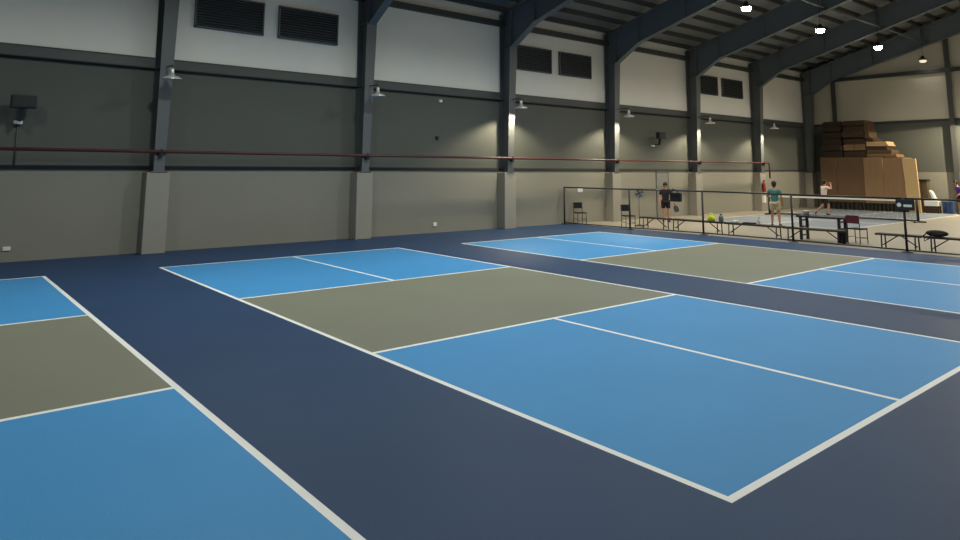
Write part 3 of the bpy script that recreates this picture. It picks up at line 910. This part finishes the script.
def person(loc, rz, J, label, skin, shirt, shorts, hair='hair', shoe='shoe', cap=False):
    """J: joints in the person's own frame (x to their right, y forward, z up)"""
    P = thing('person', label, 'person', loc, rz, 'players on the far court')
    V = {k: Vector(v) for k, v in J.items()}
    c = Chain()
    pel = c.add(V['pelvis'], (0.115, 0.09))
    wa = c.add(V['waist'], (0.11, 0.085), pel)
    ch = c.add(V['chest'], (0.135, 0.095), wa)
    nb = c.add(V['neck'] - Vector((0, 0, 0.05)), 0.06, ch)
    nk = c.add(V['neck'] + Vector((0, 0, 0.03)), 0.05, nb)
    up = (V['head'] - V['neck']).normalized()
    jw = c.add(V['head'] - up * 0.045, (0.062, 0.075), nk)
    hd = c.add(V['head'] + up * 0.04, (0.074, 0.088), jw)
    c.add(V['head'] + up * 0.10, (0.05, 0.06), hd)
    for s in 'LR':
        sh = c.add(V['sh' + s], 0.058, ch)
        el = c.add(V['el' + s], 0.042, sh)
        wr = c.add(V['wr' + s], 0.030, el)
        fo = (V['wr' + s] - V['el' + s]).normalized()
        pm = c.add(V['wr' + s] + fo * 0.07, (0.036, 0.022), wr)
        hp = c.add(V['hip' + s], 0.088, pel)
        kn = c.add(V['kn' + s], 0.058, hp)
        cf = c.add(V['kn' + s].lerp(V['an' + s], 0.35), 0.056, kn)
        an = c.add(V['an' + s], 0.036, cf)
        c.add(V['an' + s] + (V['toe' + s] - V['an' + s]) * 0.5, 0.036, an)
    body = MB()
    body.merge(skin_mesh(c.v, c.e, c.r, pel, 1))
    for s in 'LR':                                   # fingers and thumb
        fo = (V['wr' + s] - V['el' + s]).normalized()
        side = fo.cross(Vector((0, 0, 1)))
        if side.length < 0.1:
            side = fo.cross(Vector((0, 1, 0)))
        side.normalize()
        nrm = side.cross(fo).normalized()
        palm = V['wr' + s] + fo * 0.08
        for k_, (o_, ln) in enumerate(((-0.026, 0.062), (-0.009, 0.072), (0.009, 0.067), (0.026, 0.052))):
            f = Chain()
            a0 = f.add(palm + side * o_ * 0.8, 0.010)
            a1 = f.add(palm + side * o_ + fo * ln * 0.6, 0.009, a0)
            f.add(palm + side * o_ + fo * ln - nrm * 0.025, 0.008, a1)
            body.merge(skin_mesh(f.v, f.e, f.r, 0, 1))
        f = Chain()
        a0 = f.add(V['wr' + s] + fo * 0.045 + side * 0.02, 0.011)
        a1 = f.add(V['wr' + s] + fo * 0.07 + side * 0.05, 0.010, a0)
        f.add(V['wr' + s] + fo * 0.105 + side * 0.055 - nrm * 0.015, 0.008, a1)
        body.merge(skin_mesh(f.v, f.e, f.r, 0, 1))
    H = V['head']
    fw = V.get('look', Vector((0, 1, 0))).normalized()
    sd_ = fw.cross(Vector((0, 0, 1))).normalized()
    body.ball(H + fw * 0.095, 0.014, 0.018, 0.022, 8)                # nose
    for q in (-1, 1):
        body.ball(H + sd_ * q * 0.078 - Vector((0, 0, 0.0)), 0.014, 0.02, 0.032, 8)   # ears
    body.build('body', M[skin], P)
    for q in (-1, 1):
        MB().ball(H + fw * 0.083 + sd_ * q * 0.032 + Vector((0, 0, 0.022)), 0.011, 0.011, 0.009, 8).build('eye', M['black'], P)
    MB().ball(H + fw * 0.083 - Vector((0, 0, 0.045)), 0.024, 0.012, 0.007, 8).build('mouth', M['maroon'], P)
    hb = MB()
    hb.ball(H - fw * 0.018 + Vector((0, 0, 0.052)), 0.096, 0.104, 0.098, 16)
    hb.ball(H - fw * 0.05 - Vector((0, 0, 0.005)), 0.080, 0.070, 0.085, 14)
    hb.build('cap' if cap else 'hair', M[hair], P)
    if cap:
        MB().ball(H + fw * 0.10 + Vector((0, 0, 0.055)), 0.075, 0.075, 0.012, 12).build('cap_brim', M[hair], P)
    # shirt: torso and sleeves
    c = Chain()
    hm = c.add(V['pelvis'] - Vector((0, 0, 0.09)), (0.150, 0.120))
    pv = c.add(V['pelvis'] + Vector((0, 0, 0.02)), (0.152, 0.120), hm)
    wa = c.add(V['waist'], (0.146, 0.114), pv)
    ch = c.add(V['chest'], (0.160, 0.118), wa)
    c.add(V['neck'] - Vector((0, 0, 0.03)), 0.072, ch)
    for s in 'LR':
        sh = c.add(V['sh' + s], 0.075, ch)
        c.add(V['sh' + s].lerp(V['el' + s], 0.75), 0.066, sh)
    sb = MB()
    sb.merge(skin_mesh(c.v, c.e, c.r, hm, 1))
    sb.build('shirt', M[shirt], P)
    c = Chain()
    pv = c.add(V['pelvis'] + Vector((0, 0, 0.03)), (0.140, 0.112))
    for s in 'LR':
        hp = c.add(V['hip' + s], 0.112, pv)
        c.add(V['hip' + s].lerp(V['kn' + s], 0.80), 0.095, hp)
    sb = MB()
    sb.merge(skin_mesh(c.v, c.e, c.r, pv, 1))
    sb.build('shorts', M[shorts], P)
    for s in 'LR':
        c = Chain()
        dd = (V['toe' + s] - V['an' + s])
        hl = Vector((dd.x, dd.y, 0)).normalized() * 0.04 if Vector((dd.x, dd.y, 0)).length > 0.02 else Vector((0, 0, 0))
        z0 = V['toe' + s].z
        a0 = c.add(V['an' + s] - hl + Vector((0, 0, min(0, z0 + 0.02 - V['an' + s].z) * 0.6)), (0.046, 0.046))
        a1 = c.add(V['an' + s].lerp(V['toe' + s], 0.55) , (0.048, 0.042), a0)
        c.add(V['toe' + s], (0.046, 0.036), a1)
        sb = MB()
        sb.merge(skin_mesh(c.v, c.e, c.r, 0, 1))
        sb.build('shoe', M[shoe], P)
    return P

def stand(sc=1.0, **kw):
    J = dict(pelvis=(0, 0, 0.93), waist=(0, 0.0, 1.08), chest=(0, 0.0, 1.28), neck=(0, 0.01, 1.46), head=(0, 0.03, 1.60),
             shL=(-0.19, 0, 1.38), elL=(-0.24, 0.0, 1.11), wrL=(-0.25, 0.09, 0.87), shR=(0.19, 0, 1.38), elR=(0.24, 0.0, 1.11), wrR=(0.25, 0.09, 0.87),
             hipL=(-0.095, 0, 0.88), knL=(-0.11, 0.02, 0.49), anL=(-0.115, 0, 0.09), toeL=(-0.14, 0.17, 0.037),
             hipR=(0.095, 0, 0.88), knR=(0.11, 0.02, 0.49), anR=(0.115, 0, 0.09), toeR=(0.14, 0.17, 0.037))
    J.update(kw)
    return {k: (tuple(q * sc for q in v) if k != 'look' else v) for k, v in J.items()}

def yaw_to(dx, dy):
    return math.atan2(-dx, dy)          # local +y turned to (dx, dy)

# in black, facing the courts, racket low in one hand
p1 = person((19.95, 14.45, 0), yaw_to(-0.75, -0.66),
            stand(0.94, elL=(-0.27, 0.05, 1.12), wrL=(-0.31, 0.20, 0.92)), 'person in black shirt and black shorts standing behind the fence holding a paddle',
            'skin', 'shirt_black', 'shorts_black')
# in teal, seen from behind
p2 = person((21.6, 10.6, 0), yaw_to(0.90, 0.42),
            stand(1.0, anR=(0.14, -0.02, 0.09), toeR=(0.20, 0.14, 0.037), knR=(0.13, 0.03, 0.49), anL=(-0.13, 0.10, 0.09), toeL=(-0.16, 0.26, 0.037), knL=(-0.11, 0.10, 0.49),
                  elR=(0.25, -0.05, 1.13), wrR=(0.27, 0.05, 0.90), elL=(-0.25, 0.10, 1.14), wrL=(-0.18, 0.32, 1.12)),
            'person in teal shirt and beige shorts seen from behind beyond the bench', 'skin_tan', 'teal', 'shorts_beige')
# in pale pink, running with arms raised
p3 = person((30.0, 12.40, 0), yaw_to(0.85, -0.45),
            stand(1.0, pelvis=(0, 0, 0.90), waist=(0, 0.02, 1.05), chest=(0, 0.05, 1.25), neck=(0, 0.08, 1.43), head=(0, 0.11, 1.57),
                  shL=(-0.19, 0.05, 1.36), elL=(-0.24, 0.26, 1.24), wrL=(-0.10, 0.32, 1.46), shR=(0.19, 0.05, 1.36), elR=(0.25, 0.25, 1.26), wrR=(0.12, 0.32, 1.48),
                  hipL=(-0.095, 0, 0.85), knL=(-0.10, -0.02, 0.45), anL=(-0.10, -0.38, 0.20), toeL=(-0.11, -0.44, 0.06),
                  hipR=(0.095, 0, 0.85), knR=(0.11, 0.16, 0.47), anR=(0.115, 0.03, 0.09), toeR=(0.13, 0.20, 0.037)),
            'person in pale pink shirt running with both hands raised to the face', 'skin', 'pink', 'shorts_black')
p4 = person((36.42, 8.50, 0), yaw_to(-0.6, 0.8),
            stand(1.0, chest=(0, 0.05, 1.27), neck=(0, 0.10, 1.44), head=(0, 0.17, 1.57), shL=(-0.19, 0.06, 1.37), shR=(0.19, 0.06, 1.37), elL=(-0.26, -0.04, 1.12), elR=(0.28, 0.02, 1.12), wrL=(-0.24, 0.16, 0.98), wrR=(0.22, 0.20, 0.98)), 'person in purple shirt and black shorts standing near the gable wall', 'skin_tan', 'purple', 'shorts_black')

# paddle in the hand of the person in black
def to_world(P, v):
    return Matrix.Translation(P.location) @ Matrix.Rotation(P.rotation_euler.z, 4, 'Z') @ Vector(v)
wr = Vector((-0.31, 0.20, 0.92)) * 0.94
el = Vector((-0.27, 0.05, 1.12)) * 0.94
hand = wr + (wr - el).normalized() * 0.10
g0 = to_world(p1, hand)
dirn = (to_world(p1, hand + Vector((-0.25, 0.25, -0.8))) - g0).normalized()
pd = thing('paddle', 'black paddle held low by the person in black', 'paddle', tuple(g0))
MB().tube([g0 - dirn * 0.05, g0 + dirn * 0.12], 0.014, 8).build('grip', M['black_cloth'], pd, tuple(g0))
sidev = dirn.cross(Vector((0.75, 0.66, 0))).normalized()
nrm = sidev.cross(dirn).normalized()
fc = MB()
poly = [(0.02, 0.10), (0.085, 0.15), (0.10, 0.22), (0.10, 0.33), (0.07, 0.37), (-0.07, 0.37), (-0.10, 0.33), (-0.10, 0.22), (-0.085, 0.15), (-0.02, 0.10)]
A_ = [fc.bm.verts.new(g0 + sidev * a + dirn * b + nrm * 0.007) for a, b in poly]
B_ = [fc.bm.verts.new(g0 + sidev * a + dirn * b - nrm * 0.007) for a, b in poly]
fc.bm.faces.new(A_)
fc.bm.faces.new(B_[::-1])
for i in range(len(poly)):
    j_ = (i + 1) % len(poly)
    fc.bm.faces.new([A_[i], B_[i], B_[j_], A_[j_]])
fc.build('paddle_face', M['black'], pd, tuple(g0))

# ------------------------------------------------------------------ camera, world, view
F_PX, CX_, CY_, CZ_, YAW, PITCH, ROLL, PY = 676.46, -4.3401, -2.6263, 2.1487, 0.69336, 0.13748, 0.00488, -194.54
fwd = Vector((math.sin(YAW) * math.cos(PITCH), math.cos(YAW) * math.cos(PITCH), math.sin(PITCH)))
right = Vector((math.cos(YAW), -math.sin(YAW), 0))
upv = right.cross(fwd)
r2 = math.cos(ROLL) * right + math.sin(ROLL) * upv
u2 = -math.sin(ROLL) * right + math.cos(ROLL) * upv
cam = bpy.data.cameras.new('camera')
cam.sensor_fit = 'HORIZONTAL'
cam.sensor_width = 36.0
cam.lens = F_PX * 36.0 / 960.0
cam.shift_y = PY / 960.0
cam.clip_end = 300
co = bpy.data.objects.new('camera', cam)
COL.objects.link(co)
co.matrix_world = Matrix(((r2.x, u2.x, -fwd.x, CX_), (r2.y, u2.y, -fwd.y, CY_), (r2.z, u2.z, -fwd.z, CZ_), (0, 0, 0, 1)))
SC.camera = co

wd = bpy.data.worlds.new('world')
SC.world = wd
wd.use_nodes = True
wd.node_tree.nodes['Background'].inputs['Color'].default_value = (0.02, 0.025, 0.03, 1)
wd.node_tree.nodes['Background'].inputs['Strength'].default_value = 1.0
SC.view_settings.view_transform = 'Standard'
SC.view_settings.look = 'None'
SC.view_settings.gamma = 1.0
SC.view_settings.use_curve_mapping = False
SC.view_settings.exposure = -0.6
SC.cycles.use_denoising = True
SC.cycles.max_bounces = 6
SC.cycles.diffuse_bounces = 4
SC.cycles.caustics_reflective = False
SC.cycles.caustics_refractive = False
SC.cycles.sample_clamp_indirect = 4.0
